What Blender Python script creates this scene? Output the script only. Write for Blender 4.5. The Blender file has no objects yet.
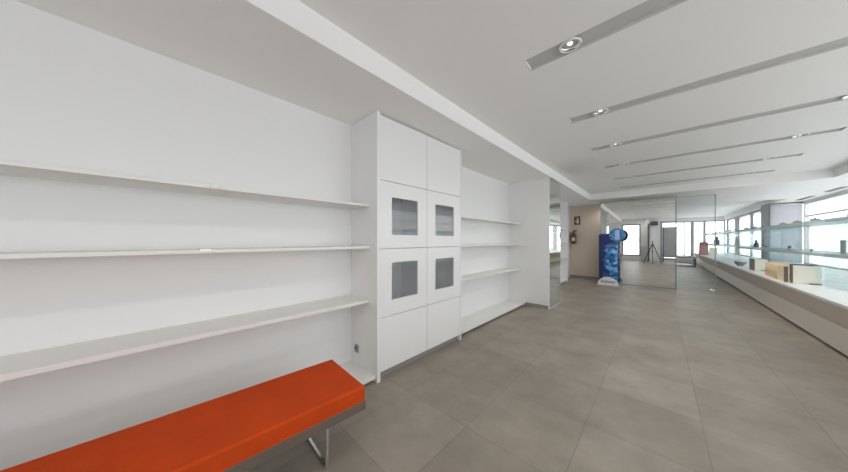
import bpy, bmesh, math, random
from mathutils import Vector, Matrix
random.seed(5)
LAMP = 15
sc = bpy.context.scene
C = sc.collection

# ------------------------------------------------------------------ materials
def S(r, g, b):
    def f(c):
        c /= 255.0
        return c / 12.92 if c <= .04045 else ((c + .055) / 1.055) ** 2.4
    return (f(r), f(g), f(b), 1)

def newmat(name):
    m = bpy.data.materials.new(name)
    m.use_nodes = True
    nt = m.node_tree
    return m, nt, nt.nodes['Principled BSDF']

def paint(name, col, rough=.5, metal=0.0, var=.03, scale=3.0, bump=0.0, spec=.5):
    m, nt, p = newmat(name)
    tc = nt.nodes.new('ShaderNodeTexCoord')
    nz = nt.nodes.new('ShaderNodeTexNoise')
    nz.inputs['Scale'].default_value = scale
    nz.inputs['Detail'].default_value = 4
    nt.links.new(tc.outputs['Object'], nz.inputs['Vector'])
    mx = nt.nodes.new('ShaderNodeMixRGB')
    mx.inputs['Color1'].default_value = tuple(c * (1 - var) for c in col[:3]) + (1,)
    mx.inputs['Color2'].default_value = tuple(min(1, c * (1 + var)) for c in col[:3]) + (1,)
    nt.links.new(nz.outputs['Fac'], mx.inputs['Fac'])
    nt.links.new(mx.outputs['Color'], p.inputs['Base Color'])
    p.inputs['Roughness'].default_value = rough
    p.inputs['Metallic'].default_value = metal
    p.inputs['Specular IOR Level'].default_value = spec
    if bump:
        b = nt.nodes.new('ShaderNodeBump')
        b.inputs['Strength'].default_value = bump
        b.inputs['Distance'].default_value = .01
        n2 = nt.nodes.new('ShaderNodeTexNoise')
        n2.inputs['Scale'].default_value = scale * 30
        nt.links.new(tc.outputs['Object'], n2.inputs['Vector'])
        nt.links.new(n2.outputs['Fac'], b.inputs['Height'])
        nt.links.new(b.outputs['Normal'], p.inputs['Normal'])
    return m

def glass(name, tint, refl=.07, body=None, bodyfac=0.0, sc=.35):
    """thin pane: transparent body with a fresnel reflection; optional milky body"""
    m = bpy.data.materials.new(name)
    m.use_nodes = True
    nt = m.node_tree
    nt.nodes.clear()
    out = nt.nodes.new('ShaderNodeOutputMaterial')
    tr = nt.nodes.new('ShaderNodeBsdfTransparent')
    tr.inputs['Color'].default_value = tint
    gl = nt.nodes.new('ShaderNodeBsdfGlossy')
    gl.inputs['Roughness'].default_value = .02
    lw = nt.nodes.new('ShaderNodeLayerWeight')
    lw.inputs['Blend'].default_value = .25
    mul = nt.nodes.new('ShaderNodeMath')
    mul.operation = 'MULTIPLY_ADD'
    mul.inputs[1].default_value = sc
    mul.inputs[2].default_value = refl
    nt.links.new(lw.outputs['Fresnel'], mul.inputs[0])
    mix = nt.nodes.new('ShaderNodeMixShader')
    nt.links.new(mul.outputs[0], mix.inputs['Fac'])
    base = tr
    if body:
        df = nt.nodes.new('ShaderNodeBsdfDiffuse')
        df.inputs['Color'].default_value = body
        m0 = nt.nodes.new('ShaderNodeMixShader')
        m0.inputs['Fac'].default_value = bodyfac
        nt.links.new(tr.outputs[0], m0.inputs[1])
        nt.links.new(df.outputs[0], m0.inputs[2])
        base = m0
    nt.links.new(base.outputs[0], mix.inputs[1])
    nt.links.new(gl.outputs[0], mix.inputs[2])
    nt.links.new(mix.outputs[0], out.inputs['Surface'])
    return m

M = {}
M['wall'] = paint('wall_paint', (.80, .80, .80, 1), .6, var=.012)
M['ceiling'] = paint('ceiling_paint', (.86, .855, .85, 1), .8, var=.01)
M['lacquer'] = paint('white_lacquer', (.80, .80, .805, 1), .3, var=.01)
M['shelfwhite'] = paint('shelf_laminate', (.78, .775, .755, 1), .4, var=.01)
M['beige'] = paint('beige_wall_paint', S(224, 208, 192), .7, var=.02)
M['channel'] = paint('channel_grey', (.56, .56, .545, 1), .6, var=.02)
M['plinth'] = paint('grey_plinth', S(150, 148, 144), .45)
M['black'] = paint('black_plastic', S(38, 39, 42), .45)
M['dark'] = paint('dark_grey_metal', S(92, 96, 98), .4)
M['mullion'] = paint('grey_frame_paint', S(140, 143, 146), .45)
M['chrome'] = paint('chrome', (.78, .78, .78, 1), .12, 1.0, var=.01)
M['steel'] = paint('brushed_steel', (.45, .44, .42, 1), .3, 1.0, var=.05)
M['orange'] = paint('orange_upholstery', (.53, .057, .005, 1), .75, var=.2, scale=6, bump=.12, spec=.2)
M['slab'] = paint('grey_brown_laminate', S(104, 93, 82), .45, var=.12, scale=8)
M['counter'] = paint('counter_laminate', S(208, 198, 186), .4, var=.02)
M['countertop'] = paint('counter_top_white', (.84, .84, .83, 1), .35, var=.01)
M['cream'] = paint('cream_board', S(242, 238, 224), .5)
M['greybox'] = paint('grey_taupe_board', S(120, 112, 102), .6)
M['kraft'] = paint('pale_kraft_board', S(250, 234, 206), .6)
M['red'] = paint('red_lacquer', S(104, 50, 47), .4)
M['pink'] = paint('dusty_pink_cloth', S(205, 140, 130), .8, var=.2, scale=10)
M['maroon'] = paint('dark_rose_cloth', S(150, 92, 86), .8, var=.2, scale=10)
M['signwhite'] = paint('white_card', (.82, .83, .84, 1), .6)
M['mesh'] = paint('grey_panel_fabric', S(158, 161, 162), .8, var=.08, scale=20)
M['paleblue'] = paint('pale_lilac_label', S(170, 185, 225), .5)
M['headblue'] = None
M['glass_window'] = glass('window_glass', (.95, .965, .965, 1), .03)
M['glass_screen'] = glass('greenish_display_glass', (.93, .975, .98, 1), .02)
M['glass_shelf'] = glass('shelf_glass', (.80, .88, .88, 1), .05, (.62, .68, .68, 1), .55)
M['glass_fin'] = glass('support_glass', (.92, .965, .965, 1), .03)
M['glass_door'] = glass('clear_door_glass', (.96, .975, .97, 1), .015, sc=.08)
M['glass_cab'] = glass('smoky_cabinet_glass', (.97, .98, .985, 1), .02, sc=.12)
M['glass_edge'] = paint('glass_edge_grey', S(150, 156, 156), .25)

def mk_blind():
    m = bpy.data.materials.new('blind_fabric'); m.use_nodes = True
    nt = m.node_tree; nt.nodes.clear()
    out = nt.nodes.new('ShaderNodeOutputMaterial')
    a = nt.nodes.new('ShaderNodeBsdfDiffuse'); a.inputs['Color'].default_value = (.7, .7, .72, 1)
    b = nt.nodes.new('ShaderNodeBsdfTranslucent'); b.inputs['Color'].default_value = (.80, .81, .84, 1)
    x = nt.nodes.new('ShaderNodeMixShader'); x.inputs['Fac'].default_value = .8
    nt.links.new(a.outputs[0], x.inputs[1]); nt.links.new(b.outputs[0], x.inputs[2])
    nt.links.new(x.outputs[0], out.inputs['Surface'])
    return m
M['blind'] = mk_blind()
def mk_mirror():
    m, nt, p = newmat('mirror_silver')
    p.inputs['Base Color'].default_value = (.80, .82, .805, 1)
    p.inputs['Metallic'].default_value = 1
    p.inputs['Roughness'].default_value = .012
    return m
M['mirror'] = mk_mirror()

def mk_bulb():
    m, nt, p = newmat('lit_bulb')
    p.inputs['Base Color'].default_value = (.9, .9, .88, 1)
    p.inputs['Emission Color'].default_value = (1, .97, .93, 1)
    p.inputs['Emission Strength'].default_value = 3
    return m
M['bulb'] = mk_bulb()

def mk_wood():
    m, nt, p = newmat('bent_plywood')
    tc = nt.nodes.new('ShaderNodeTexCoord')
    mp = nt.nodes.new('ShaderNodeMapping')
    mp.inputs['Scale'].default_value = (14, 14, 1.5)
    nz = nt.nodes.new('ShaderNodeTexNoise')
    nz.inputs['Scale'].default_value = 2
    nz.inputs['Detail'].default_value = 6
    cr = nt.nodes.new('ShaderNodeValToRGB')
    cr.color_ramp.elements[0].color = S(222, 186, 138)
    cr.color_ramp.elements[1].color = S(244, 216, 172)
    nt.links.new(tc.outputs['Object'], mp.inputs['Vector'])
    nt.links.new(mp.outputs['Vector'], nz.inputs['Vector'])
    nt.links.new(nz.outputs['Fac'], cr.inputs['Fac'])
    nt.links.new(cr.outputs['Color'], p.inputs['Base Color'])
    p.inputs['Roughness'].default_value = .5
    return m
M['wood'] = mk_wood()

def mk_tiles():
    m, nt, p = newmat('grey_stone_tiles')
    tc = nt.nodes.new('ShaderNodeTexCoord')
    mp = nt.nodes.new('ShaderNodeMapping')
    mp.inputs['Location'].default_value = (.379, -.27, 0)      # joints at X=-.379+.6k, Y=1.47+.6k
    nt.links.new(tc.outputs['Object'], mp.inputs['Vector'])
    br = nt.nodes.new('ShaderNodeTexBrick')
    br.offset = 0.0
    br.squash = 1.0
    br.inputs['Color1'].default_value = (.272, .237, .196, 1)
    br.inputs['Color2'].default_value = (.320, .281, .236, 1)
    br.inputs['Mortar'].default_value = (.20, .177, .153, 1)
    br.inputs['Scale'].default_value = 1
    br.inputs['Mortar Size'].default_value = .0028
    br.inputs['Mortar Smooth'].default_value = .3
    br.inputs['Bias'].default_value = 0
    br.inputs['Brick Width'].default_value = .6
    br.inputs['Row Height'].default_value = .6
    nt.links.new(mp.outputs['Vector'], br.inputs['Vector'])
    n1 = nt.nodes.new('ShaderNodeTexNoise')
    n1.inputs['Scale'].default_value = 2.2
    n1.inputs['Detail'].default_value = 8
    n1.inputs['Roughness'].default_value = .65
    nt.links.new(tc.outputs['Object'], n1.inputs['Vector'])
    cr = nt.nodes.new('ShaderNodeValToRGB')
    cr.color_ramp.elements[0].position = .3
    cr.color_ramp.elements[1].position = .72
    cr.color_ramp.elements[0].color = (.72, .72, .71, 1)
    cr.color_ramp.elements[1].color = (1.14, 1.14, 1.15, 1)
    nt.links.new(n1.outputs['Fac'], cr.inputs['Fac'])
    mx = nt.nodes.new('ShaderNodeMixRGB')
    mx.blend_type = 'MULTIPLY'
    mx.inputs['Fac'].default_value = 1
    nt.links.new(br.outputs['Color'], mx.inputs['Color1'])
    nt.links.new(cr.outputs['Color'], mx.inputs['Color2'])
    nt.links.new(mx.outputs['Color'], p.inputs['Base Color'])
    p.inputs['Roughness'].default_value = .42
    p.inputs['Specular IOR Level'].default_value = .45
    bp = nt.nodes.new('ShaderNodeBump')
    bp.inputs['Strength'].default_value = .15
    bp.inputs['Distance'].default_value = .004
    bp.invert = True
    nt.links.new(br.outputs['Fac'], bp.inputs['Height'])
    nt.links.new(bp.outputs['Normal'], p.inputs['Normal'])
    return m
M['tiles'] = mk_tiles()

def mk_crystal():
    """navy card printed with pale blue crystals"""
    m, nt, p = newmat('blue_crystal_print')
    tc = nt.nodes.new('ShaderNodeTexCoord')
    vo = nt.nodes.new('ShaderNodeTexVoronoi')
    vo.inputs['Scale'].default_value = 13
    nt.links.new(tc.outputs['Object'], vo.inputs['Vector'])
    cr = nt.nodes.new('ShaderNodeValToRGB')
    e = cr.color_ramp.elements
    e[0].position = .1; e[0].color = S(20, 62, 130)
    e[1].position = .9; e[1].color = S(120, 185, 225)
    k = e.new(.5); k.color = S(46, 122, 190)
    sp = nt.nodes.new('ShaderNodeSeparateColor')
    nt.links.new(vo.outputs['Color'], sp.inputs['Color'])
    nt.links.new(sp.outputs['Red'], cr.inputs['Fac'])
    # where the crystals are printed: right of a ragged diagonal, none at the very top
    sx = nt.nodes.new('ShaderNodeSeparateXYZ')
    nt.links.new(tc.outputs['Object'], sx.inputs['Vector'])
    nz = nt.nodes.new('ShaderNodeTexNoise')
    nz.inputs['Scale'].default_value = 7
    nt.links.new(tc.outputs['Object'], nz.inputs['Vector'])
    a = nt.nodes.new('ShaderNodeMath'); a.operation = 'MULTIPLY_ADD'
    a.inputs[1].default_value = .5; a.inputs[2].default_value = -.20
    nt.links.new(nz.outputs['Fac'], a.inputs[0])
    b = nt.nodes.new('ShaderNodeMath'); b.operation = 'ADD'
    nt.links.new(a.outputs[0], b.inputs[0]); nt.links.new(sx.outputs['X'], b.inputs[1])
    c = nt.nodes.new('ShaderNodeMapRange')
    c.inputs['From Min'].default_value = -.03; c.inputs['From Max'].default_value = .05
    nt.links.new(b.outputs[0], c.inputs['Value'])
    d = nt.nodes.new('ShaderNodeMapRange')
    d.inputs['From Min'].default_value = 1.22; d.inputs['From Max'].default_value = 1.1
    nt.links.new(sx.outputs['Z'], d.inputs['Value'])
    f = nt.nodes.new('ShaderNodeMath'); f.operation = 'MULTIPLY'
    nt.links.new(c.outputs[0], f.inputs[0]); nt.links.new(d.outputs[0], f.inputs[1])
    mx = nt.nodes.new('ShaderNodeMixRGB')
    mx.inputs['Color1'].default_value = S(34, 50, 108)
    nt.links.new(f.outputs[0], mx.inputs['Fac'])
    nt.links.new(cr.outputs['Color'], mx.inputs['Color2'])
    nt.links.new(mx.outputs['Color'], p.inputs['Base Color'])
    p.inputs['Roughness'].default_value = .4
    return m
M['crystal'] = mk_crystal()

def mk_head():
    m, nt, p = newmat('blue_header_print')
    tc = nt.nodes.new('ShaderNodeTexCoord')
    vo = nt.nodes.new('ShaderNodeTexVoronoi')
    vo.inputs['Scale'].default_value = 16
    nt.links.new(tc.outputs['Object'], vo.inputs['Vector'])
    sp = nt.nodes.new('ShaderNodeSeparateColor')
    nt.links.new(vo.outputs['Color'], sp.inputs['Color'])
    cr = nt.nodes.new('ShaderNodeValToRGB')
    e = cr.color_ramp.elements
    e[0].color = S(24, 74, 120); e[1].color = S(84, 150, 205)
    nt.links.new(sp.outputs['Red'], cr.inputs['Fac'])
    nt.links.new(cr.outputs['Color'], p.inputs['Base Color'])
    p.inputs['Roughness'].default_value = .35
    return m
M['headblue'] = mk_head()

# ------------------------------------------------------------------ mesh helpers
class MB:
    def __init__(s):
        s.bm = bmesh.new()
    def box(s, x0, x1, y0, y1, z0, z1, bev=0, seg=2):
        bm = s.bm
        r = bmesh.ops.create_cube(bm, size=1)
        vs = r['verts']
        bmesh.ops.scale(bm, vec=(abs(x1 - x0), abs(y1 - y0), abs(z1 - z0)), verts=vs)
        bmesh.ops.translate(bm, vec=((x0 + x1) / 2, (y0 + y1) / 2, (z0 + z1) / 2), verts=vs)
        if bev:
            es = list({e for v in vs for e in v.link_edges})
            bmesh.ops.bevel(bm, geom=es, offset=bev, segments=seg, profile=.5, affect='EDGES')
        return s
    def prism(s, pts, axis, a, b):
        """closed polygon pts extruded along axis from a to b. pts are the other two coordinates in xyz order"""
        def co(p, t):
            if axis == 'x': return (t, p[0], p[1])
            if axis == 'y': return (p[0], t, p[1])
            return (p[0], p[1], t)
        v0 = [s.bm.verts.new(co(p, a)) for p in pts]
        v1 = [s.bm.verts.new(co(p, b)) for p in pts]
        n = len(pts)
        s.bm.faces.new(v0); s.bm.faces.new(list(reversed(v1)))
        for i in range(n):
            s.bm.faces.new((v0[i], v0[(i + 1) % n], v1[(i + 1) % n], v1[i]))
        return s
    def quad(s, *p):
        s.bm.faces.new([s.bm.verts.new(q) for q in p])
        return s
    def rod(s, a, b, r, seg=16, r2=None):
        a = Vector(a); b = Vector(b); d = b - a
        m = Matrix.Translation((a + b) / 2) @ d.to_track_quat('Z', 'Y').to_matrix().to_4x4()
        bmesh.ops.create_cone(s.bm, cap_ends=True, segments=seg, radius1=r, radius2=r if r2 is None else r2,
                              depth=d.length, matrix=m)
        return s
    def lathe(s, prof, cx=0, cy=0, seg=32, close=False):
        rings = []
        for r, z in prof:
            rings.append([s.bm.verts.new((cx + r * math.cos(2 * math.pi * k / seg), cy + r * math.sin(2 * math.pi * k / seg), z)) for k in range(seg)])
        prs = list(zip(rings, rings[1:])) + ([(rings[-1], rings[0])] if close else [])
        for A, B in prs:
            for k in range(seg):
                s.bm.faces.new((A[k], A[(k + 1) % seg], B[(k + 1) % seg], B[k]))
        if not close:
            for R in (rings[0], rings[-1]):
                try: s.bm.faces.new(R)
                except Exception: pass
        return s
    def ball(s, c, r, sx=1, sy=1, sz=1, seg=20):
        m = Matrix.Translation(c) @ Matrix.Diagonal((r * sx, r * sy, r * sz, 1))
        bmesh.ops.create_uvsphere(s.bm, u_segments=seg, v_segments=seg // 2, radius=1, matrix=m)
        return s
    def build(s, name, mat, parent=None, smooth=False, flip=True):
        if flip:
            bmesh.ops.recalc_face_normals(s.bm, faces=s.bm.faces)
        me = bpy.data.meshes.new(name)
        s.bm.to_mesh(me); s.bm.free()
        if smooth:
            for p in me.polygons: p.use_smooth = True
        me.materials.append(mat)
        o = bpy.data.objects.new(name, me)
        C.objects.link(o)
        if parent is not None:
            o.parent = parent
            w = Vector((0, 0, 0)); q = parent
            while q is not None:
                w += q.location; q = q.parent
            me.transform(Matrix.Translation(-w))     # vertices were given in room coordinates
        return o

def tag(o, label, cat, group=None):
    o['label'] = label; o['category'] = cat
    if group: o['group'] = group
    return o
def struct(o):
    o['kind'] = 'structure'
    return o
def thing(name, loc, label, cat, group=None):
    o = bpy.data.objects.new(name, None)
    o.empty_display_size = .1
    C.objects.link(o)
    o.location = loc
    return tag(o, label, cat, group)
def origin(o, p):
    """put a single-mesh thing's origin at p"""
    o.data.transform(Matrix.Translation(-Vector(p))); o.location = p
    return o
def copy_tree(o, parent=None):
    c = o.copy(); C.objects.link(c)
    if parent is not None: c.parent = parent
    for ch in list(o.children): copy_tree(ch, c)
    return c

# room axes: X to the right, Y down the shop, Z up; camera over (0,0)
HC, HL = 2.645, 2.475          # main ceiling, dropped ceiling
XL, XR = -2.30, 3.20           # left wall, right glazing
XF = -1.475                    # left soffit edge
XD = 2.40                      # right drop edge
YB, YX, YE = -2.30, 8.70, 22.0 # back wall, cross drop, far end

# ------------------------------------------------------------------ room shell
f = struct(MB().box(XL - .2, XR + .3, YB - .3, YE + .3, -.12, 0).build('floor', M['tiles']))

# ceiling: high field with slots cut in, drops on three sides, high field again at the far end
slotY = [-1.76, -.52, .72, 1.96, 3.20, 4.44, 5.68, 6.92, 8.165]
SX0, SX1, SW = -.75, 1.65, .155
c = MB()
def deck(x0, x1, y0, y1, z): c.box(x0, x1, y0, y1, z, z + .06)
y = YB - .1
for sy in slotY:
    deck(XF, XD, y, sy - SW / 2, HC)
    deck(XF, SX0, sy - SW / 2, sy + SW / 2, HC)
    deck(SX1, XD, sy - SW / 2, sy + SW / 2, HC)
    y = sy + SW / 2
deck(XF, XD, y, YX, HC)
c.box(XL - .1, XF, YB - .1, YE + .1, HL, HC + .06)          # left soffit
c.box(XD, XR + .15, YB - .1, 12.3, HL, HC + .06)            # right drop
c.box(XF, XD, YX, 12.3, HL, HC + .06)                       # cross drop
deck(XF, 2.66, 12.3, YE + .1, HC)
c.box(2.66, XR + .15, 12.3, YE + .1, HL, HC + .06)
struct(c.build('ceiling', M['ceiling']))

struct(MB().box(XL - .1, XL, YB - .1, 10.0, 0, HL).build('wall_left', M['wall']))
struct(MB().box(XL - .1, -.95, 10.0, 10.12, 0, HL).build('wall_far', M['beige']))
struct(MB().box(XL, -1.0, 9.985, 10.0, 0, .07).build('baseboard_far', M['plinth']))
struct(MB().box(-1.07, -.95, 10.12, YE, 0, HC).build('wall_corridor', M['wall']))

# back wall (behind the camera): two glazed openings round a white pier
b = MB()
b.box(XL - .1, -1.47, YB - .12, YB, 0, HC)
b.box(-1.47, -.52, YB - .12, YB, 0, .28)
b.box(-1.47, -.52, YB - .12, YB, 2.32, HC)
b.box(-.52, .39, YB - .12, YB, 0, HC)
b.box(-.29, .35, YB, YB + .25, 0, HC)
b.box(.39, XR + .1, YB - .12, YB, 2.42, HC)
b.box(.39, XR + .1, YB - .12, YB, 0, .12)
struct(b.build('wall_back', M['wall']))

# right side: low wall under the glazing, head above, then the far run a little nearer
r = MB()
r.box(XR, XR + .12, YB - .1, 13.5, 0, .55)
r.box(XR, XR + .12, YB - .1, 13.5, 2.44, HL)
r.box(2.75, 2.87, 14.3, YE, 0, .55)
r.box(2.75, 2.87, 14.3, YE, 2.44, HL)
struct(r.build('wall_right', M['wall']))
pl = MB().box(2.57, 2.60, 13.5, 14.3, 0, HL).box(2.60, XR + .12, 13.5, 13.6, 0, .55).box(2.60, XR + .12, 13.5, 13.6, 2.44, HL)
pl.box(2.60, 2.87, 14.24, 14.3, 0, HL)
struct(pl.build('pillar', M['mullion']))
e = MB()
e.box(-1.0, .3, YE, YE + .12, 0, HC)
e.box(.3, 2.9, YE, YE + .12, 0, .3)
e.box(.3, 2.9, YE, YE + .12, 2.42, HC)
struct(e.build('wall_end', M['wall']))

def window(n, run, fixed, a, bb, z0, z1, posts, transom=None, wid=.06, depth=.08, sash=()):
    """run 'y': plane X=fixed ; run 'x': plane Y=fixed. posts: list of (position, width)"""
    root = struct(bpy.data.objects.new('window_%d' % n, None)); C.objects.link(root)
    root.location = (fixed, (a + bb) / 2, z0) if run == 'y' else ((a + bb) / 2, fixed, z0)
    fr = MB()
    def bar(u0, u1, w0, w1, d=depth):
        if run == 'y': fr.box(fixed - d / 2, fixed + d / 2, u0, u1, w0, w1)
        else: fr.box(u0, u1, fixed - d / 2, fixed + d / 2, w0, w1)
    bar(a, bb, z0, z0 + wid); bar(a, bb, z1 - wid, z1)
    bar(a, a + wid, z0 + wid, z1 - wid); bar(bb - wid, bb, z0 + wid, z1 - wid)
    for p, w in posts: bar(p - w / 2, p + w / 2, z0 + wid, z1 - wid, depth * (1 if w < .09 else 1.6))
    if transom: bar(a + wid, bb - wid, transom - .02, transom + .02, depth * .6)
    for t in sash: bar(a + wid, bb - wid, t - .015, t + .015, depth * .5)
    fr.build('window_frame', M['mullion'] if n != 1 else M['wall'], root)
    g = MB()
    if run == 'y': g.box(fixed - .004, fixed + .004, a + wid, bb - wid, z0 + wid, z1 - wid)
    else: g.box(a + wid, bb - wid, fixed - .004, fixed + .004, z0 + wid, z1 - wid)
    g.build('window_pane', M['glass_window'], root)
    return root
window(1, 'y', XR + .06, 5.6, 13.5, .55, 2.44, [(8.1, .06), (10.75, .05)], 2.02)
window(2, 'y', XR + .06, YB, 5.5, .55, 2.44, [(.3, .06), (2.9, .06)], 2.02)
window(3, 'y', 2.81, 14.3, YE, .55, 2.44, [(16.9, .05), (19.6, .30)], None)
window(7, 'x', 13.55, 2.60, XR + .12, .55, 2.44, [], None, .03)
window(4, 'x', YE + .06, .3, 2.75, .3, 2.42, [(1.12, .05), (1.46, .14), (1.95, .10)], None)
window(5, 'x', YB - .06, -1.47, -.52, .28, 2.32, [], None, .08, sash=(1.30, 1.02))
window(6, 'x', YB - .06, .39, XR, .12, 2.42, [(1.7, .06)], None, .09)

bl = thing('roller_blind', (2.92, 13.48, 2.44), 'white translucent roller blind on the return window beside the grey column', 'blind')
MB().box(2.605, 3.19, 13.478, 13.480, .60, 2.40).build('fabric', M['blind'], bl)
MB().rod((2.605, 13.47, 2.415), (3.19, 13.47, 2.415), .022).build('roller', M['lacquer'], bl, True)
MB().box(2.605, 3.19, 13.472, 13.484, .594, .606).build('bottom_bar', M['lacquer'], bl)

# ------------------------------------------------------------------ ceiling slots and downlights
names = {1.96: 'wide grey ceiling channel nearest the camera at top of picture',
         3.20: 'second grey ceiling channel counted from the nearest one',
         4.44: 'third grey ceiling channel counted from the nearest one',
         5.68: 'fourth grey ceiling channel counted from the nearest one',
         6.92: 'thin fifth grey ceiling channel, next to the farthest one',
         8.165: 'short-looking grey ceiling channel farthest away, beside the cross drop',
         .72: 'grey ceiling channel overhead, just behind the picture top',
         -.52: 'grey ceiling channel above the end of the orange bench',
         -1.76: 'grey ceiling channel closest to the back windows'}
dl_names = {1.96: 'in nearest ceiling channel', 3.20: 'in second ceiling channel from the front', 4.44: 'in third ceiling channel from the front',
            5.68: 'in fourth ceiling channel from the front', 6.92: 'in fifth ceiling channel from the front', 8.165: 'in farthest ceiling channel',
            .72: 'in overhead ceiling channel out of frame', -.52: 'in ceiling channel above the bench', -1.76: 'in ceiling channel by the back windows'}
def make_downlight(x, y, z):
    t = thing('downlight', (x, y, z), '', 'ceiling light')
    MB().lathe([(.056, z + .004), (.070, z + .004), (.071, z - .004), (.066, z - .010), (.058, z - .008), (.056, z)], x, y, 40, True).build('trim_ring', M['shelfwhite'], t, True)
    MB().lathe([(.056, z - .004), (.052, z + .012), (.040, z + .030), (.024, z + .040), (.022, z + .042), (.026, z + .043), (.044, z + .032), (.056, z + .013), (.058, z - .003)], x, y, 40, True).build('reflector', M['chrome'], t, True)
    MB().ball((x, y, z + .020), .018, 1, 1, 1.1).build('bulb', M['bulb'], t, True)
    return t
proto = None
for sy in slotY:
    t = thing('ceiling_channel', ((SX0 + SX1) / 2, sy, HC), names[sy], 'ceiling channel', 'grey ceiling channels')
    d = MB(); zt = HC + .020; w = SW / 2
    d.box(SX0, SX1, sy - w, sy + w, zt, zt + .012)
    d.build('channel_bed', M['channel'], t)
    l = MB()
    l.box(SX0, SX1, sy - w, sy - w + .004, HC + .001, zt); l.box(SX0, SX1, sy + w - .004, sy + w, HC + .001, zt)
    l.build('channel_side', M['channel'], t)
    MB().box(SX0 - .001, SX0 + .012, sy - w + .004, sy + w - .004, HC + .001, zt).build('end_cap', M['shelfwhite'], t)
    MB().box(SX1 - .012, SX1 + .001, sy - w + .004, sy + w - .004, HC + .001, zt).build('end_cap', M['shelfwhite'], t)
    for k, lx in enumerate((-.45, 1.33)):
        if proto is None:
            proto = make_downlight(lx, sy, HC + .008); q = proto
        else:
            q = copy_tree(proto)
            q.location = (lx, sy, HC + .008)
        tag(q, 'round chrome downlight ' + dl_names[sy] + (', toward the shelving side' if k == 0 else ', toward the counter side'), 'ceiling light', 'chrome downlights')

q = copy_tree(proto)  # extra fixture, hidden behind the mirror, added to light the beige wall
q.location = (-1.12, 9.68, HL - .004)
tag(q, 'added chrome downlight, unseen behind the mirror, to brighten the beige wall', 'ceiling light')

# linear vents in the dropped ceiling over the counter
for (ya, yb, wd) in ((10.35, 11.15, 'nearer dark linear air vent in dropped ceiling above the counter'),
                     (11.9, 12.9, 'farther dark linear air vent in dropped ceiling above the counter')):
    t = thing('air_vent', (2.98, (ya + yb) / 2, HL), wd, 'air vent', 'linear vents over the counter')
    MB().box(2.93, 3.03, ya, yb, HL - .008, HL).build('vent_frame', M['mullion'], t)
    MB().box(2.945, 3.015, ya + .015, yb - .015, HL - .011, HL - .008).build('vent_slot', M['black'], t)

# ------------------------------------------------------------------ left wall joinery
CF = -1.875                       # cabinet front
CY0, CY1 = 1.36, 2.70
cab = thing('tall_cabinet', (-2.08, (CY0 + CY1) / 2, 0), 'tall white built-in cabinet with four small square glass windows', 'cabinet')
zt = HL - .002
MB().box(XL + .002, CF + .016, CY0, CY0 + .035, 0, zt).build('side_panel', M['lacquer'], cab)
MB().box(XL + .002, CF + .001, CY1 - .02, CY1, 0, zt).build('side_panel', M['lacquer'], cab)
rows = [(.075, .575), (.575, 1.218), (1.218, 1.858), (1.858, zt - .012)]
yA, yM, yZ = CY0 + .035, 2.045, CY1 - .02
bd = MB()
bd.box(XL + .002, XL + .015, yA, yZ, .06, zt)
bd.box(XL + .015, CF - .025, yM - .01, yM + .01, .06, zt)
for z in (.06, .575, 1.218, 1.858, zt - .018):
    bd.box(XL + .015, CF - .025, yA, yM - .01, z, z + .018)
    bd.box(XL + .015, CF - .025, yM + .01, yZ, z, z + .018)
bd.build('carcass', M['lacquer'], cab)
MB().box(CF - .06, CF - .045, yA, yZ, 0, .06).build('plinth', M['plinth'], cab)
for ci, (ya, yb) in enumerate(((yA, yM), (yM, yZ))):
    for ri, (za, zb) in enumerate(rows):
        g = .003
        y0, y1, z0, z1 = ya + g, yb - g, za + g, zb - g
        if ri in (0, 3):
            o = MB().box(CF - .02, CF, y0, y1, z0, z1, .0015, 1).build('door', M['lacquer'], cab)
        else:
            ym = (ya + yb) / 2; hw = .178
            wz0, wz1 = (.725, 1.082) if ri == 1 else (1.350, 1.712)
            d = MB()
            d.box(CF - .02, CF, y0, y1, z0, wz0); d.box(CF - .02, CF, y0, y1, wz1, z1)
            d.box(CF - .02, CF, y0, ym - hw, wz0, wz1); d.box(CF - .02, CF, ym + hw, y1, wz0, wz1)
            o = d.build('door', M['lacquer'], cab)
            gp = MB().box(CF - .014, CF - .009, ym - hw, ym + hw, wz0, wz1).build('glass_pane', M['glass_cab'], o)
            gp['label'] = 'smoky grey glass pane'

SF = -1.975                       # wall shelf front
def shelf(y0, y1, zt, th, front, label, grp):
    o = MB().box(XL + .001, front, y0, y1, zt - th, zt, .002, 1).build('wall_shelf', M['shelfwhite'])
    origin(o, ((XL + front) / 2, (y0 + y1) / 2, zt - th))
    return tag(o, label, 'shelf', grp)
gl, gr = 'long white shelves left of the cabinet', 'short white shelves right of the cabinet'
LE = YB + .05
shelf(LE, CY0 - .001, 1.632, .020, SF, 'top long white wall shelf to the left of the tall cabinet', gl)
shelf(LE, CY0 - .001, 1.242, .022, SF, 'middle long white wall shelf at eye level left of the cabinet', gl)
shelf(LE, CY0 - .001, .742, .028, SF, 'lowest long white wall shelf just above the orange bench', gl)
PY = 5.03                         # end panel of the right bay
shelf(CY1 + .001, PY - .001, 1.645, .022, -2.05, 'top short white shelf in bay right of the tall cabinet', gr)
shelf(CY1 + .001, PY - .001, 1.225, .022, -2.05, 'second short white shelf from top, right of the tall cabinet', gr)
shelf(CY1 + .001, PY - .001, .735, .028, -2.05, 'third short white shelf from top, right of the tall cabinet', gr)
def base(y0, y1, front, label):
    t = thing('base_shelf', ((XL + front) / 2, (y0 + y1) / 2, 0), label, 'shelf')
    MB().box(XL + .001, front, y0, y1, .03, .068, .002, 1).build('board', M['shelfwhite'], t)
    MB().box(XL + .001, front - .06, y0 + .002, y1 - .002, 0, .03).build('plinth', M['plinth'], t)
base(LE, CY0 - .001, -1.885, 'low white base board on the floor behind the orange bench')
base(CY1 + .001, PY - .001, -1.94, 'low white base board on the floor right of the cabinet')

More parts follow.
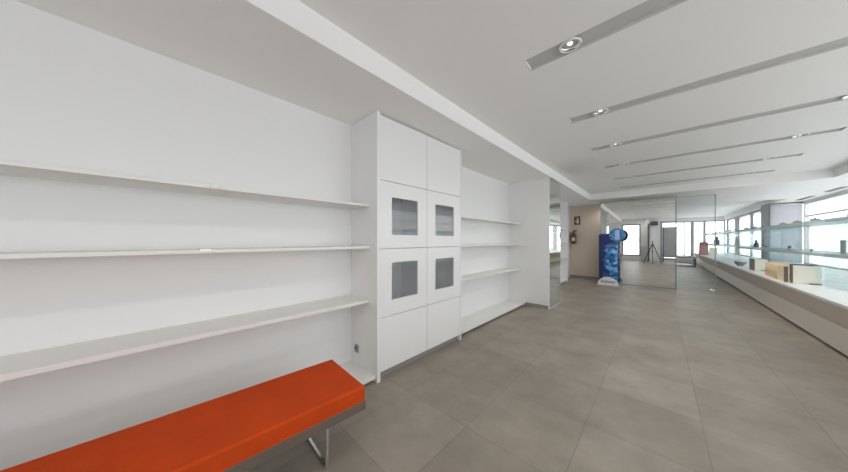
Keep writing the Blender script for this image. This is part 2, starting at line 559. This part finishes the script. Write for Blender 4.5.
# end pier: white end panel, mirror on its face
struct(MB().box(XL, -1.515, PY, 5.75, 0, HL).build('trim_1', M['wall']))
struct(MB().box(-1.94, -1.52, PY - .012, PY, 0, .06).build('baseboard_left', M['plinth']))
t = thing('pier_mirror', (-1.505, 5.39, 0), 'tall narrow mirror covering the end pier of the white shelving', 'mirror')
MB().box(-1.514, -1.500, PY + .012, 5.748, .012, HL - .003).build('mirror_sheet', M['mirror'], t)
ed = MB(); ed.box(-1.5145, -1.499, PY + .002, PY + .012, .004, HL - .003); ed.box(-1.5145, -1.499, PY + .012, 5.748, .002, .012)
ed.build('edge_trim', M['lacquer'], t)

# white display shelving beyond the pier
t = thing('display_shelving', (-2.16, 7.5, 0), 'white open display shelving beyond the mirrored pier, beside beige wall', 'shelving')
MB().box(XL + .001, -2.04, 8.58, 8.62, 0, HL - .003).build('side_panel', M['lacquer'], t)
MB().box(XL + .001, -2.04, 6.4, 6.44, 0, HL - .003).build('side_panel', M['lacquer'], t)
MB().box(XL + .001, -2.24, 6.44, 8.58, .07, HL - .003).build('back_panel', M['lacquer'], t)
for z in (.08, .78, 1.22, 1.64):
    MB().box(-2.239, -2.05, 6.442, 8.578, z - .02, z + .012).build('shelf', M['shelfwhite'], t)
MB().box(-2.239, -2.07, 6.442, 8.578, 0, .058).build('plinth', M['plinth'], t)

# little metal clips on the shelf edges
for (yy, zz, lb) in ((.239, 1.632, 'tiny metal clip on the front edge of the top long shelf'),
                     (.197, 1.242, 'tiny metal clip on the front edge of the middle long shelf')):
    t = thing('shelf_clip', (SF - .01, yy, zz), lb, 'clip', 'metal clips on the shelves')
    MB().box(SF - .028, SF + .001, yy - .028, yy + .028, zz, zz + .004, .001, 1).build('clip_plate', M['steel'], t)
    MB().box(SF + .0005, SF + .003, yy - .028, yy + .028, zz - .010, zz + .004).build('clip_lip', M['steel'], t)
t = thing('power_outlet', (-2.2, CY0, .2), 'small grey cable outlet low on cabinet side by the base board', 'outlet')
MB().box(-2.225, -2.165, CY0 - .010, CY0, .18, .26, .004).build('plate', M['plinth'], t)
MB().rod((-2.195, CY0 - .010, .235), (-2.195, CY0 - .028, .225), .011).build('socket', M['dark'], t)

# ------------------------------------------------------------------ bench
BX0, BX1, BY0, BY1 = -1.772, -1.292, -1.60, .862
bn = thing('bench', ((BX0 + BX1) / 2, (BY0 + BY1) / 2, 0), 'long low bench with orange upholstered cushion below the left shelves', 'bench')
cu = MB().box(BX0 + .004, BX1 - .002, BY0 + .003, BY1 - .003, .330, .420, .012, 3)
cu.build('cushion', M['orange'], bn, False)
sm = MB()
sm.rod((BX0 + .006, BY0 + .01, .335), (BX0 + .006, BY1 - .01, .335), .004, 8)
sm.rod((BX1 - .004, BY0 + .01, .335), (BX1 - .004, BY1 - .01, .335), .004, 8)
sm.build('piping', M['orange'], bn)
MB().box(BX0, BX1, BY0, BY1, .278, .331, .002, 1).build('seat_board', M['slab'], bn)
for ly in (.655, -1.38):
    lf = MB()
    lf.box(BX0 + .07, BX0 + .085, ly - .008, ly + .008, .0, .278)
    lf.box(BX1 - .085, BX1 - .070, ly - .008, ly + .008, .0, .278)
    lf.box(BX0 + .085, BX1 - .085, ly - .008, ly + .008, .0, .010)
    lf.box(BX0 + .085, BX1 - .085, ly - .008, ly + .008, .268, .278)
    o = lf.build('leg', M['chrome'], bn)

ba = math.radians(-3.2)
pv = Vector((BX1, BY1, 0))
bn.location = pv + Matrix.Rotation(ba, 3, 'Z') @ (bn.location - pv)
bn.rotation_euler = (0, 0, ba)

# ------------------------------------------------------------------ counter along the glazing
KY0, KY1 = -1.2, 21.8
ct = thing('display_counter', (2.2, 8, 0), 'long low white display counter running below the right-hand windows', 'counter')
MB().prism([(1.475, .560), (1.580, .265), (1.505, .028), (1.60, .028), (1.60, .560)], 'y', KY0, KY1).build('front_panel', M['counter'], ct)
MB().box(1.545, 1.60, KY0, KY1, 0, .028).build('plinth', M['black'], ct)
MB().prism([(1.462, .560), (1.462, .592), (XR - .06, .592), (XR - .06, .560)], 'y', KY0, 13.48).build('countertop', M['countertop'], ct)
MB().prism([(1.462, .560), (1.462, .592), (2.54, .592), (2.54, .560)], 'y', 13.48, 14.32).build('countertop', M['countertop'], ct)
MB().prism([(1.462, .560), (1.462, .592), (2.72, .592), (2.72, .560)], 'y', 14.32, KY1).build('countertop', M['countertop'], ct)

# two levels of glass shelving standing on the counter
sh = thing('glass_shelving', (1.95, 11, .592), 'two-level glass shelving standing on the long white display counter', 'shelving')
bays = [4.2, 6.64, 9.2, 12.2, 15.2, 18.2, 21.2]
for a, b2 in zip(bays, bays[1:]):
    for zt, th in ((1.105, .05), (1.605, .05)):
        o = MB().box(1.75, 2.14, a + .008, b2 - .008, zt - th, zt, .003, 1).build('shelf', M['glass_shelf'], sh)
    MB().box(2.165, 2.173, a + .008, b2 - .008, .592, 1.60).build('back_pane', M['glass_screen'], sh)
for yb in bays:
    MB().box(1.76, 2.16, yb - .005, yb + .005, .592, 1.62).build('glass_upright', M['glass_fin'], sh)
for a, b2 in zip(bays, bays[1:]):
    for k in (.22, .5, .78):
        yy = a + (b2 - a) * k
        MB().box(1.78, 1.86, yy - .03, yy + .03, 1.605, 1.640, .004).rod((1.82, yy, 1.640), (1.82, yy, 1.655), .012).build('shelf_clamp', M['mullion'], sh)
# upstand glass at the far end of the second bay
MB().box(1.80, 1.806, 9.7, 11.6, 1.606, 1.74).build('glass_upstand', M['glass_fin'], sh)

# things on the counter
CT = .592
def open_box(name, x0, x1, y0, y1, h, label, cat, topdark=True):
    t = thing(name, ((x0 + x1) / 2, (y0 + y1) / 2, CT), label, cat, 'display boxes on the counter')
    MB().box(x0 + .014, x1, y0, y1, CT + .002, CT + h - .012, .004).build('body', M['cream'], t)
    MB().box(x0, x0 + .014, y0, y1, CT + .001, CT + h, .002, 1).build('side_board', M['greybox'], t)['label'] = 'dark taupe side board'
    MB().box(x1 + .004, x1 + .010, y0 - .03, y1, CT + .001, CT + h - .02).build('glass_side', M['glass_fin'], t)
    MB().box(x1 - .10, x1 + .012, y0 - .04, y0 - .002, CT + .001, CT + .014, .003).build('foot', M['dark'], t)
    if topdark:
        d = MB()
        for i in range(9):
            cx = x0 + .03 + (x1 - x0 - .06) * i / 8
            d.ball((cx, (y0 + y1) / 2 + random.uniform(-.03, .03), CT + h - .004), .035, 1.1, 1.2, .38, 12)
        d.build('cover_cloth', M['dark'], t, True)['label'] = 'crumpled dark cloth on top'
    return t
open_box('display_box', 1.585, 1.840, 7.12, 7.215, .305, 'cream display box with dark cloth on top, nearest on the counter', 'box')
open_box('display_box', 1.60, 1.80, 9.45, 9.85, .270, 'cream display box with taupe side, behind the wooden riser', 'box', False)
# bent plywood riser
t = thing('wooden_riser', (1.62, 7.95, CT), 'bent plywood display riser on the counter beside the cream box', 'display stand')
def ribbon(path, th, z0, z1):
    m = MB(); n = len(path); L = []; R = []
    for i, p in enumerate(path):
        a = Vector(path[max(0, i - 1)]); b3 = Vector(path[min(n - 1, i + 1)])
        d = (b3 - a).normalized(); nn = Vector((-d.y, d.x))
        L.append((p[0] + nn.x * th / 2, p[1] + nn.y * th / 2)); R.append((p[0] - nn.x * th / 2, p[1] - nn.y * th / 2))
    for i in range(n - 1):
        for (P, Q, za, zb) in ((L[i], L[i + 1], z0, z1), (R[i], R[i + 1], z0, z1)):
            m.quad((P[0], P[1], za), (Q[0], Q[1], za), (Q[0], Q[1], zb), (P[0], P[1], zb))
        for z in (z0, z1):
            m.quad((L[i][0], L[i][1], z), (L[i + 1][0], L[i + 1][1], z), (R[i + 1][0], R[i + 1][1], z), (R[i][0], R[i][1], z))
    for i in (0, n - 1):
        m.quad((L[i][0], L[i][1], z0), (R[i][0], R[i][1], z0), (R[i][0], R[i][1], z1), (L[i][0], L[i][1], z1))
    bmesh.ops.remove_doubles(m.bm, verts=m.bm.verts, dist=1e-5)
    return m
path = [(1.90, 8.62)] + [(1.72 - .13 * math.sin(a * math.pi / 12), 8.49 + .13 * math.cos(a * math.pi / 12)) for a in range(0, 7)] \
     + [(1.583, 8.2), (1.570, 7.9), (1.558, 7.6)]
ribbon(path, .022, CT, CT + .245).build('bent_panel', M['wood'], t, True)
MB().prism([(1.548, 7.59), (1.566, 7.595), (1.557, 7.26), (1.538, 7.26)], 'z', CT, CT + .262).build('pale_panel', M['kraft'], t)['label'] = 'pale end panel'
MB().prism([(1.540, 7.258), (1.545, 7.24), (1.575, 7.22), (1.575, 7.258)], 'z', CT, CT + .262).build('end_board', M['greybox'], t)
MB().prism([(1.60, 7.3), (1.605, 8.55), (1.88, 8.55), (1.88, 7.5)], 'z', CT + .10, CT + .118).build('inner_shelf', M['wood'], t)

# pink parcels further along the counter
def bag(x, yy, w, h, mat, label):
    t = thing('gift_bag', (x, yy, CT), label, 'bag', 'gift bags on the far counter')
    MB().prism([(x - w / 2, CT), (x + w / 2, CT), (x + w / 2 * .86, CT + h), (x - w / 2 * .86, CT + h)], 'y', yy - .09, yy + .09).build('bag_body', mat, t)
    hd = MB()
    for s in (-.092, .092):
        pts = [(x - w * .2, yy + s, CT + h - .03), (x - w * .15, yy + s, CT + h + .08), (x + w * .15, yy + s, CT + h + .08), (x + w * .2, yy + s, CT + h - .03)]
        for p, q in zip(pts, pts[1:]): hd.rod(p, q, .006, 8)
    hd.build('bag_handle', mat, t)
bag(1.54, 17.8, .30, .42, M['pink'], 'dusty pink gift bag on the far end of the counter')
bag(1.60, 18.4, .32, .60, M['maroon'], 'dark rose gift bag behind the pink bag on the counter')
bag(1.84, 17.7, .26, .34, M['cream'], 'small cream gift bag right of the pink bag')

# small items on glass shelves
def bottle(x, yy, z, h, r, mat, name, label, cat, grp):
    t = thing(name, (x, yy, z), label, cat, grp)
    MB().lathe([(r * .8, z), (r, z + h * .05), (r, z + h * .55), (r * .45, z + h * .68), (r * .4, z + h * .76)], x, yy, 20).build('body', mat, t, True)
    MB().lathe([(r * .5, z + h * .76), (r * .55, z + h * .78), (r * .5, z + h)], x, yy, 16).build('cap', M['dark'], t, True)
SG = 'bottles on the lower glass shelf'
bottle(1.86, 10.75, 1.107, .19, .045, M['dark'], 'bottle', 'slim dark bottle on lower glass shelf above the farther cream box', 'bottle', SG)
bottle(1.88, 17.1, 1.107, .34, .09, M['dark'], 'bottle', 'dark bottle on the lower glass shelf seen at the glass door edge', 'bottle', SG)
t = thing('display_stand', (1.84, 8.37, 1.107), 'small grey three-footed stand on lower glass shelf above the wooden riser', 'stand')
MB().lathe([(.055, 1.107), (.055, 1.117), (.02, 1.128), (.018, 1.145)], 1.84, 8.37, 20).build('foot', M['mullion'], t)
MB().ball((1.84, 8.37, 1.165), .026).build('holder', M['dark'], t, True)
t = thing('display_stand', (1.86, 7.5, 1.107), 'small pale stand with flat plate on lower glass shelf right of the grey stand', 'stand')
MB().rod((1.86, 7.5, 1.107), (1.86, 7.5, 1.145), .012).build('stem', M['mullion'], t)
MB().box(1.83, 1.89, 7.45, 7.55, 1.145, 1.152, .002, 1).build('plate', M['mullion'], t)
t = thing('display_post', (1.86, 6.5, 1.107), 'grey upright display post on the nearest lower glass shelf', 'stand')
MB().lathe([(.034, 1.107), (.034, 1.113), (.022, 1.118), (.022, 1.27), (.024, 1.275), (.024, 1.285)], 1.86, 6.5, 20).build('post', M['mullion'], t)
MB().lathe([(.026, 1.285), (.026, 1.292), (.01, 1.297)], 1.86, 6.5, 20).build('post_cap', M['dark'], t)
t = thing('glass_bowl', (1.62, 10.9, CT), 'small round pale bowl on counter left of the farther cream box', 'bowl')
MB().lathe([(.05, CT), (.055, CT + .01), (.10, CT + .07), (.115, CT + .12), (.108, CT + .12), (.09, CT + .07), (.045, CT + .016)], 1.62, 10.9, 28, True).build('bowl_body', M['mullion'], t, True)
MB().ball((1.62, 10.9, CT + .10), .085, 1, 1, .8).build('contents', M['cream'], t, True)

# ------------------------------------------------------------------ mirror partition and glass door at the end
MY = 9.35
t = thing('mirror_partition', (-.49, MY, 0), 'large floor-to-ceiling mirror partition behind the blue display', 'mirror')
MB().box(-1.31, .335, MY, MY + .03, .012, HL - .003).build('mirror_sheet', M['mirror'], t)
fr = MB(); fr.box(-1.315, .345, MY - .002, MY + .034, 0, .012); fr.box(.335, .345, MY - .002, MY + .034, .012, HL - .003); fr.box(-1.32, -1.31, MY - .002, MY + .034, .012, HL - .003)
fr.build('edge_trim', M['glass_edge'], t)
t.rotation_euler = (0, 0, math.radians(.8))
t = thing('glass_door', (.66, 9.15, 0), 'clear glass door panel with thin grey edges right of the mirror', 'door')
MB().box(.335, .975, 9.145, 9.157, .012, 2.39).build('glass_pane', M['glass_door'], t)
fr = MB(); fr.box(.325, .335, 9.140, 9.162, .006, 2.40); fr.box(.335, .975, 9.140, 9.162, 2.39, 2.40); fr.box(.975, .990, 9.138, 9.164, .006, 2.40)
fr.build('edge_trim', M['glass_edge'], t)
hg = MB(); hg.box(.90, .985, 9.132, 9.170, 0, .10, .004)
hg.build('floor_hinge', M['chrome'], t)

# ------------------------------------------------------------------ fire point on the beige wall
wy = 10.0
def atw(x): return x
t = thing('fire_extinguisher', (-2.16, wy - .09, 1.12), 'dark red fire extinguisher hanging on the beige wall', 'fire extinguisher')
MB().lathe([(.055, 1.17), (.070, 1.18), (.072, 1.20), (.072, 1.46), (.060, 1.51), (.03, 1.54), (.025, 1.56)], -2.16, wy - .09, 24).build('cylinder', M['red'], t, True)
MB().rod((-2.16, wy - .09, 1.56), (-2.16, wy - .09, 1.60), .022).box(-2.175, -2.06, wy - .105, wy - .075, 1.60, 1.62).box(-2.175, -2.09, wy - .105, wy - .075, 1.63, 1.645).build('valve', M['black'], t)
hs = MB(); pts = [(-2.18, 1.585), (-2.26, 1.56), (-2.275, 1.46), (-2.25, 1.36), (-2.245, 1.28)]
for p, q in zip(pts, pts[1:]): hs.rod((p[0], wy - .10, p[1]), (q[0], wy - .10, q[1]), .012, 10)
hs.build('hose', M['black'], t)
MB().box(-2.21, -2.11, wy - .163, wy - .160, 1.27, 1.38).build('instruction_label', M['signwhite'], t)
MB().box(-2.18, -2.14, wy - .03, wy, 1.25, 1.5).build('bracket', M['black'], t)
t = thing('fire_sign', (-2.05, wy - .004, 1.95), 'small dark red square fire sign above the extinguisher', 'sign')
MB().box(-2.17, -1.98, wy - .008, wy, 1.83, 2.12, .002, 1).build('sign_board', M['red'], t)
pg = MB()
pg.box(-2.08, -2.03, wy - .0095, wy - .008, 1.87, 2.01).box(-2.07, -2.04, wy - .0095, wy - .008, 2.01, 2.04).box(-2.04, -2.0, wy - .0095, wy - .008, 2.035, 2.05)
pg.box(-2.12, -2.095, wy - .0095, wy - .008, 1.90, 2.0).box(-2.11, -2.06, wy - .0095, wy - .008, 2.05, 2.07)
pg.build('pictogram', M['signwhite'], t)

# ------------------------------------------------------------------ blue cardboard display
dx, dy = -1.08, 9.0
t = thing('cardboard_display', (dx, dy, 0), 'navy and pale blue crystal-print cardboard display in front of the mirror', 'display')
bm = MB(); pts = []
for k in range(40):
    a = 2 * math.pi * k / 40
    ca, sa = math.cos(a), math.sin(a)
    pts.append((dx + .225 * abs(ca) ** .75 * (1 if ca >= 0 else -1), dy + .13 * abs(sa) ** .8 * (1 if sa >= 0 else -1)))
bm.prism(pts, 'z', 0, 1.45)
o = bm.build('column', M['crystal'], t)
cap = MB(); cap.prism([(dx + (p[0] - dx) * .93, dy + (p[1] - dy) * .9) for p in pts], 'z', 1.45, 1.49)
cap.build('top_cap', M['headblue'], t)
hd = MB(); hx, hz, hy = -.855, 1.44, 8.83
prof = []
for k in range(40):
    a = 2 * math.pi * k / 40
    ca, sa = math.cos(a), math.sin(a)
    prof.append((hx + .178 * ca, hz + .19 * abs(sa) ** .9 * (1 if sa >= 0 else -1)))
hd.prism(prof, 'y', hy - .035, hy + .04)
hd.build('header_disc', M['headblue'], t)
MB().box(hx - .045, hx + .055, hy - .040, hy - .035, hz - .13, hz + .13, .002, 1).build('pale_label', M['paleblue'], t)
sg = thing('floor_sign', (-1.064, 8.80, 0), 'white half-round sign with dark lettering at foot of blue display', 'sign')
m = MB()
m.prism([(-1.064 + .25 * math.cos(math.pi * k / 30),   .002 + .245 * math.sin(math.pi * k / 30)) for k in range(31)], 'y', 8.80, 8.812)
m.build('sign_board', M['signwhite'], sg)
lt = MB()                              # the lettering is too small to read in the photo: a row of dark strokes
x = -1.064 - .165
wds = [.030, .016, .034, .030, .014, .034, .032, .028, .034, .030]
for i, w in enumerate(wds):
    zz = .075
    hgt = .085 if i in (0, 1) else .062
    lt.box(x, x + .009, 8.7975, 8.80, zz, zz + hgt)
    if w > .02:
        lt.box(x + w * .8 - .009, x + w * .8, 8.7975, 8.80, zz, zz + .06)
        lt.box(x + .009, x + w * .8 - .009, 8.7975, 8.80, zz + (.05 if i % 2 else 0), zz + (.06 if i % 2 else .010))
    x += w * .8 + .011
lt.build('lettering', M['dark'], sg)
MB().box(-1.20, -.93, 8.812, 8.868, .0, .006).build('foot', M['signwhite'], sg)

# ------------------------------------------------------------------ behind the camera (seen in the mirror)
t = thing('camera_tripod', (0, 0, 0), 'black camera tripod with small camera, standing on the tiles before the pillar', 'tripod')
MB().rod((0, 0, .62), (0, 0, 1.13), .013).build('centre_column', M['black'], t)
MB().rod((0, 0, 1.02), (0, 0, 1.09), .032).build('collar', M['black'], t)
MB().box(-.022, .022, -.014, .014, 1.13, 1.245, .008).build('camera_body', M['black'], t)
for k in range(3):
    a = math.radians(90 + 120 * k)
    ca, sa = math.cos(a), math.sin(a)
    lg = MB().rod((.028 * ca, .028 * sa, 1.05), (.24 * ca, .24 * sa, .52), .020).rod((.24 * ca, .24 * sa, .52), (.44 * ca, .44 * sa, .012), .015)
    o = lg.build('leg', M['black'], t)
    MB().ball((.44 * ca, .44 * sa, .014), .016, 1, 1, .85).build('rubber_foot', M['black'], o, True)
    MB().rod((.014 * ca, .014 * sa, .66), (.19 * ca, .19 * sa, .645), .006).build('strut', M['black'], t)
# wall unit, dark post, grey screen and leaning panel by the back windows
t = thing('wall_speaker', (.09, YB + .25, 2.2), 'black wall speaker high on the white back pillar', 'speaker')
MB().box(-.07, .26, YB + .29, YB + .47, 2.20, 2.42, .012).build('cabinet', M['black'], t)
MB().box(-.045, .235, YB + .47, YB + .476, 2.225, 2.395).build('grille', M['dark'], t)
MB().box(.05, .14, YB + .25, YB + .29, 2.25, 2.37).build('bracket', M['dark'], t)
o = MB().box(-.19, -.11, YB + .251, YB + .33, 0.0, 2.32, .004).build('cable_duct', M['dark'])
origin(o, (-.15, YB + .29, 0)); tag(o, 'dark vertical duct running up the white back pillar', 'duct')
t = thing('leaning_panel', (-.33, YB + .5, 0), 'grey flat panel on easel legs leaning beside the white back pillar', 'panel')
MB().prism([(-1.45, .18), (-1.43, .16), (-1.60, .92), (-1.62, .92)], 'x', -.51, -.20).build('board', M['mesh'], t)
MB().rod((-.47, -1.44, .17), (-.49, -1.28, .0), .012).build('leg', M['dark'], t)
MB().rod((-.23, -1.44, .17), (-.21, -1.28, .0), .012).build('leg', M['dark'], t)
MB().rod((-.35, -1.605, .85), (-.35, -1.80, .0), .012).build('leg', M['dark'], t)
SXO = .33
t = thing('screen_stand', (.5 + SXO, -1.95, 0), 'grey upright partition screen on feet before the back window', 'screen')
MB().box(.20 + SXO, .94 + SXO, -1.97, -1.93, .27, 2.03, .004).build('screen_panel', M['mesh'], t)
MB().box(.14 + SXO, .20 + SXO, -1.975, -1.925, 0, 2.06).build('post', M['dark'], t)
MB().box(.94 + SXO, .97 + SXO, -1.975, -1.925, 0, 2.06).build('post', M['dark'], t)
MB().box(.20 + SXO, .94 + SXO, -1.975, -1.925, 2.03, 2.06).build('top_rail', M['dark'], t)
MB().box(.15 + SXO, .22 + SXO, -2.15, -1.75, 0, .03, .005).build('foot', M['dark'], t)
MB().box(.92 + SXO, .99 + SXO, -2.15, -1.75, 0, .03, .005).build('foot', M['dark'], t)
# low grey table at the far end, seen through the glass door
t = thing('low_table', (.98, 18.6, 0), 'low grey table at the far end beyond the glass door', 'table')
MB().box(.60, 1.36, 18.2, 19.0, .40, .45, .01).build('tabletop', M['dark'], t)
for sx in (.64, 1.32):
    for syy in (18.24, 18.96):
        MB().box(sx - .025, sx + .025, syy - .025, syy + .025, 0, .40).build('leg', M['dark'], t)
MB().box(.66, 1.30, 18.26, 18.94, .12, .14).build('lower_shelf', M['mesh'], t)

# ------------------------------------------------------------------ light: bright overcast daylight outside
w = bpy.data.worlds.new('World'); sc.world = w
w.use_nodes = True
bg = w.node_tree.nodes['Background']
bg.inputs['Color'].default_value = (.985, .985, 1.0, 1)
bg.inputs['Strength'].default_value = 3.75

def portal(name, loc, rot, sx, sy):
    l = bpy.data.lights.new(name, 'AREA')
    l.shape = 'RECTANGLE'; l.size = sx; l.size_y = sy
    l.cycles.is_portal = True
    o = bpy.data.objects.new(name, l); C.objects.link(o)
    o.location = loc; o.rotation_euler = rot
    return o
H = math.pi / 2
portal('daylight_right', (XR + .13, 5.6, 1.5), (0, H, 0), 1.95, 15.9)
portal('daylight_right_far', (2.9, 18.15, 1.5), (0, H, 0), 1.95, 7.8)
portal('daylight_back', (1.80, YB - .13, 1.27), (H, 0, 0), 2.8, 2.3)
portal('daylight_back_small', (-1.0, YB - .13, 1.3), (H, 0, 0), 1.0, 2.1)
portal('daylight_end', (1.5, YE + .14, 1.36), (-H, 0, 0), 2.5, 2.2)

# the downlights are on
for sy in slotY:
    for lx in (-.45, 1.33):
        l = bpy.data.lights.new('downlight_lamp', 'SPOT')
        l.energy = LAMP * (1.0 if sy < 5 else 2.0); l.spot_size = math.radians(168); l.spot_blend = 1.0; l.shadow_soft_size = .03
        l.color = (1.0, .975, .94)
        o = bpy.data.objects.new('downlight_lamp', l); C.objects.link(o)
        o.location = (lx, sy, HC - .016)
passage_fill = l.copy(); passage_fill.energy = 20  # added fill lamp behind the mirror, brightens the beige wall
o = bpy.data.objects.new('downlight_lamp', passage_fill); C.objects.link(o)
o.location = (-1.12, 9.68, HL - .026)

# ------------------------------------------------------------------ camera
cam = bpy.data.cameras.new('camera')
co = bpy.data.objects.new('camera', cam); C.objects.link(co)
sc.camera = co
FPX = 250.0
cam.sensor_width = 36; cam.sensor_fit = 'HORIZONTAL'
cam.lens = 36 * FPX / 848
cam.shift_y = 4.0 / 848
cam.clip_start = .03; cam.clip_end = 200
th = math.atan((659 - 424) / FPX)
co.location = (0, 0, 1.30)
co.rotation_euler = (math.pi / 2, 0, th)

sc.view_settings.view_transform = 'Standard'
sc.view_settings.look = 'None'
sc.view_settings.exposure = -0.19
sc.view_settings.gamma = 1
cy = sc.cycles
cy.max_bounces = 14; cy.diffuse_bounces = 9; cy.glossy_bounces = 6; cy.transmission_bounces = 8; cy.transparent_max_bounces = 24
cy.caustics_reflective = False; cy.caustics_refractive = False
cy.sample_clamp_indirect = 6
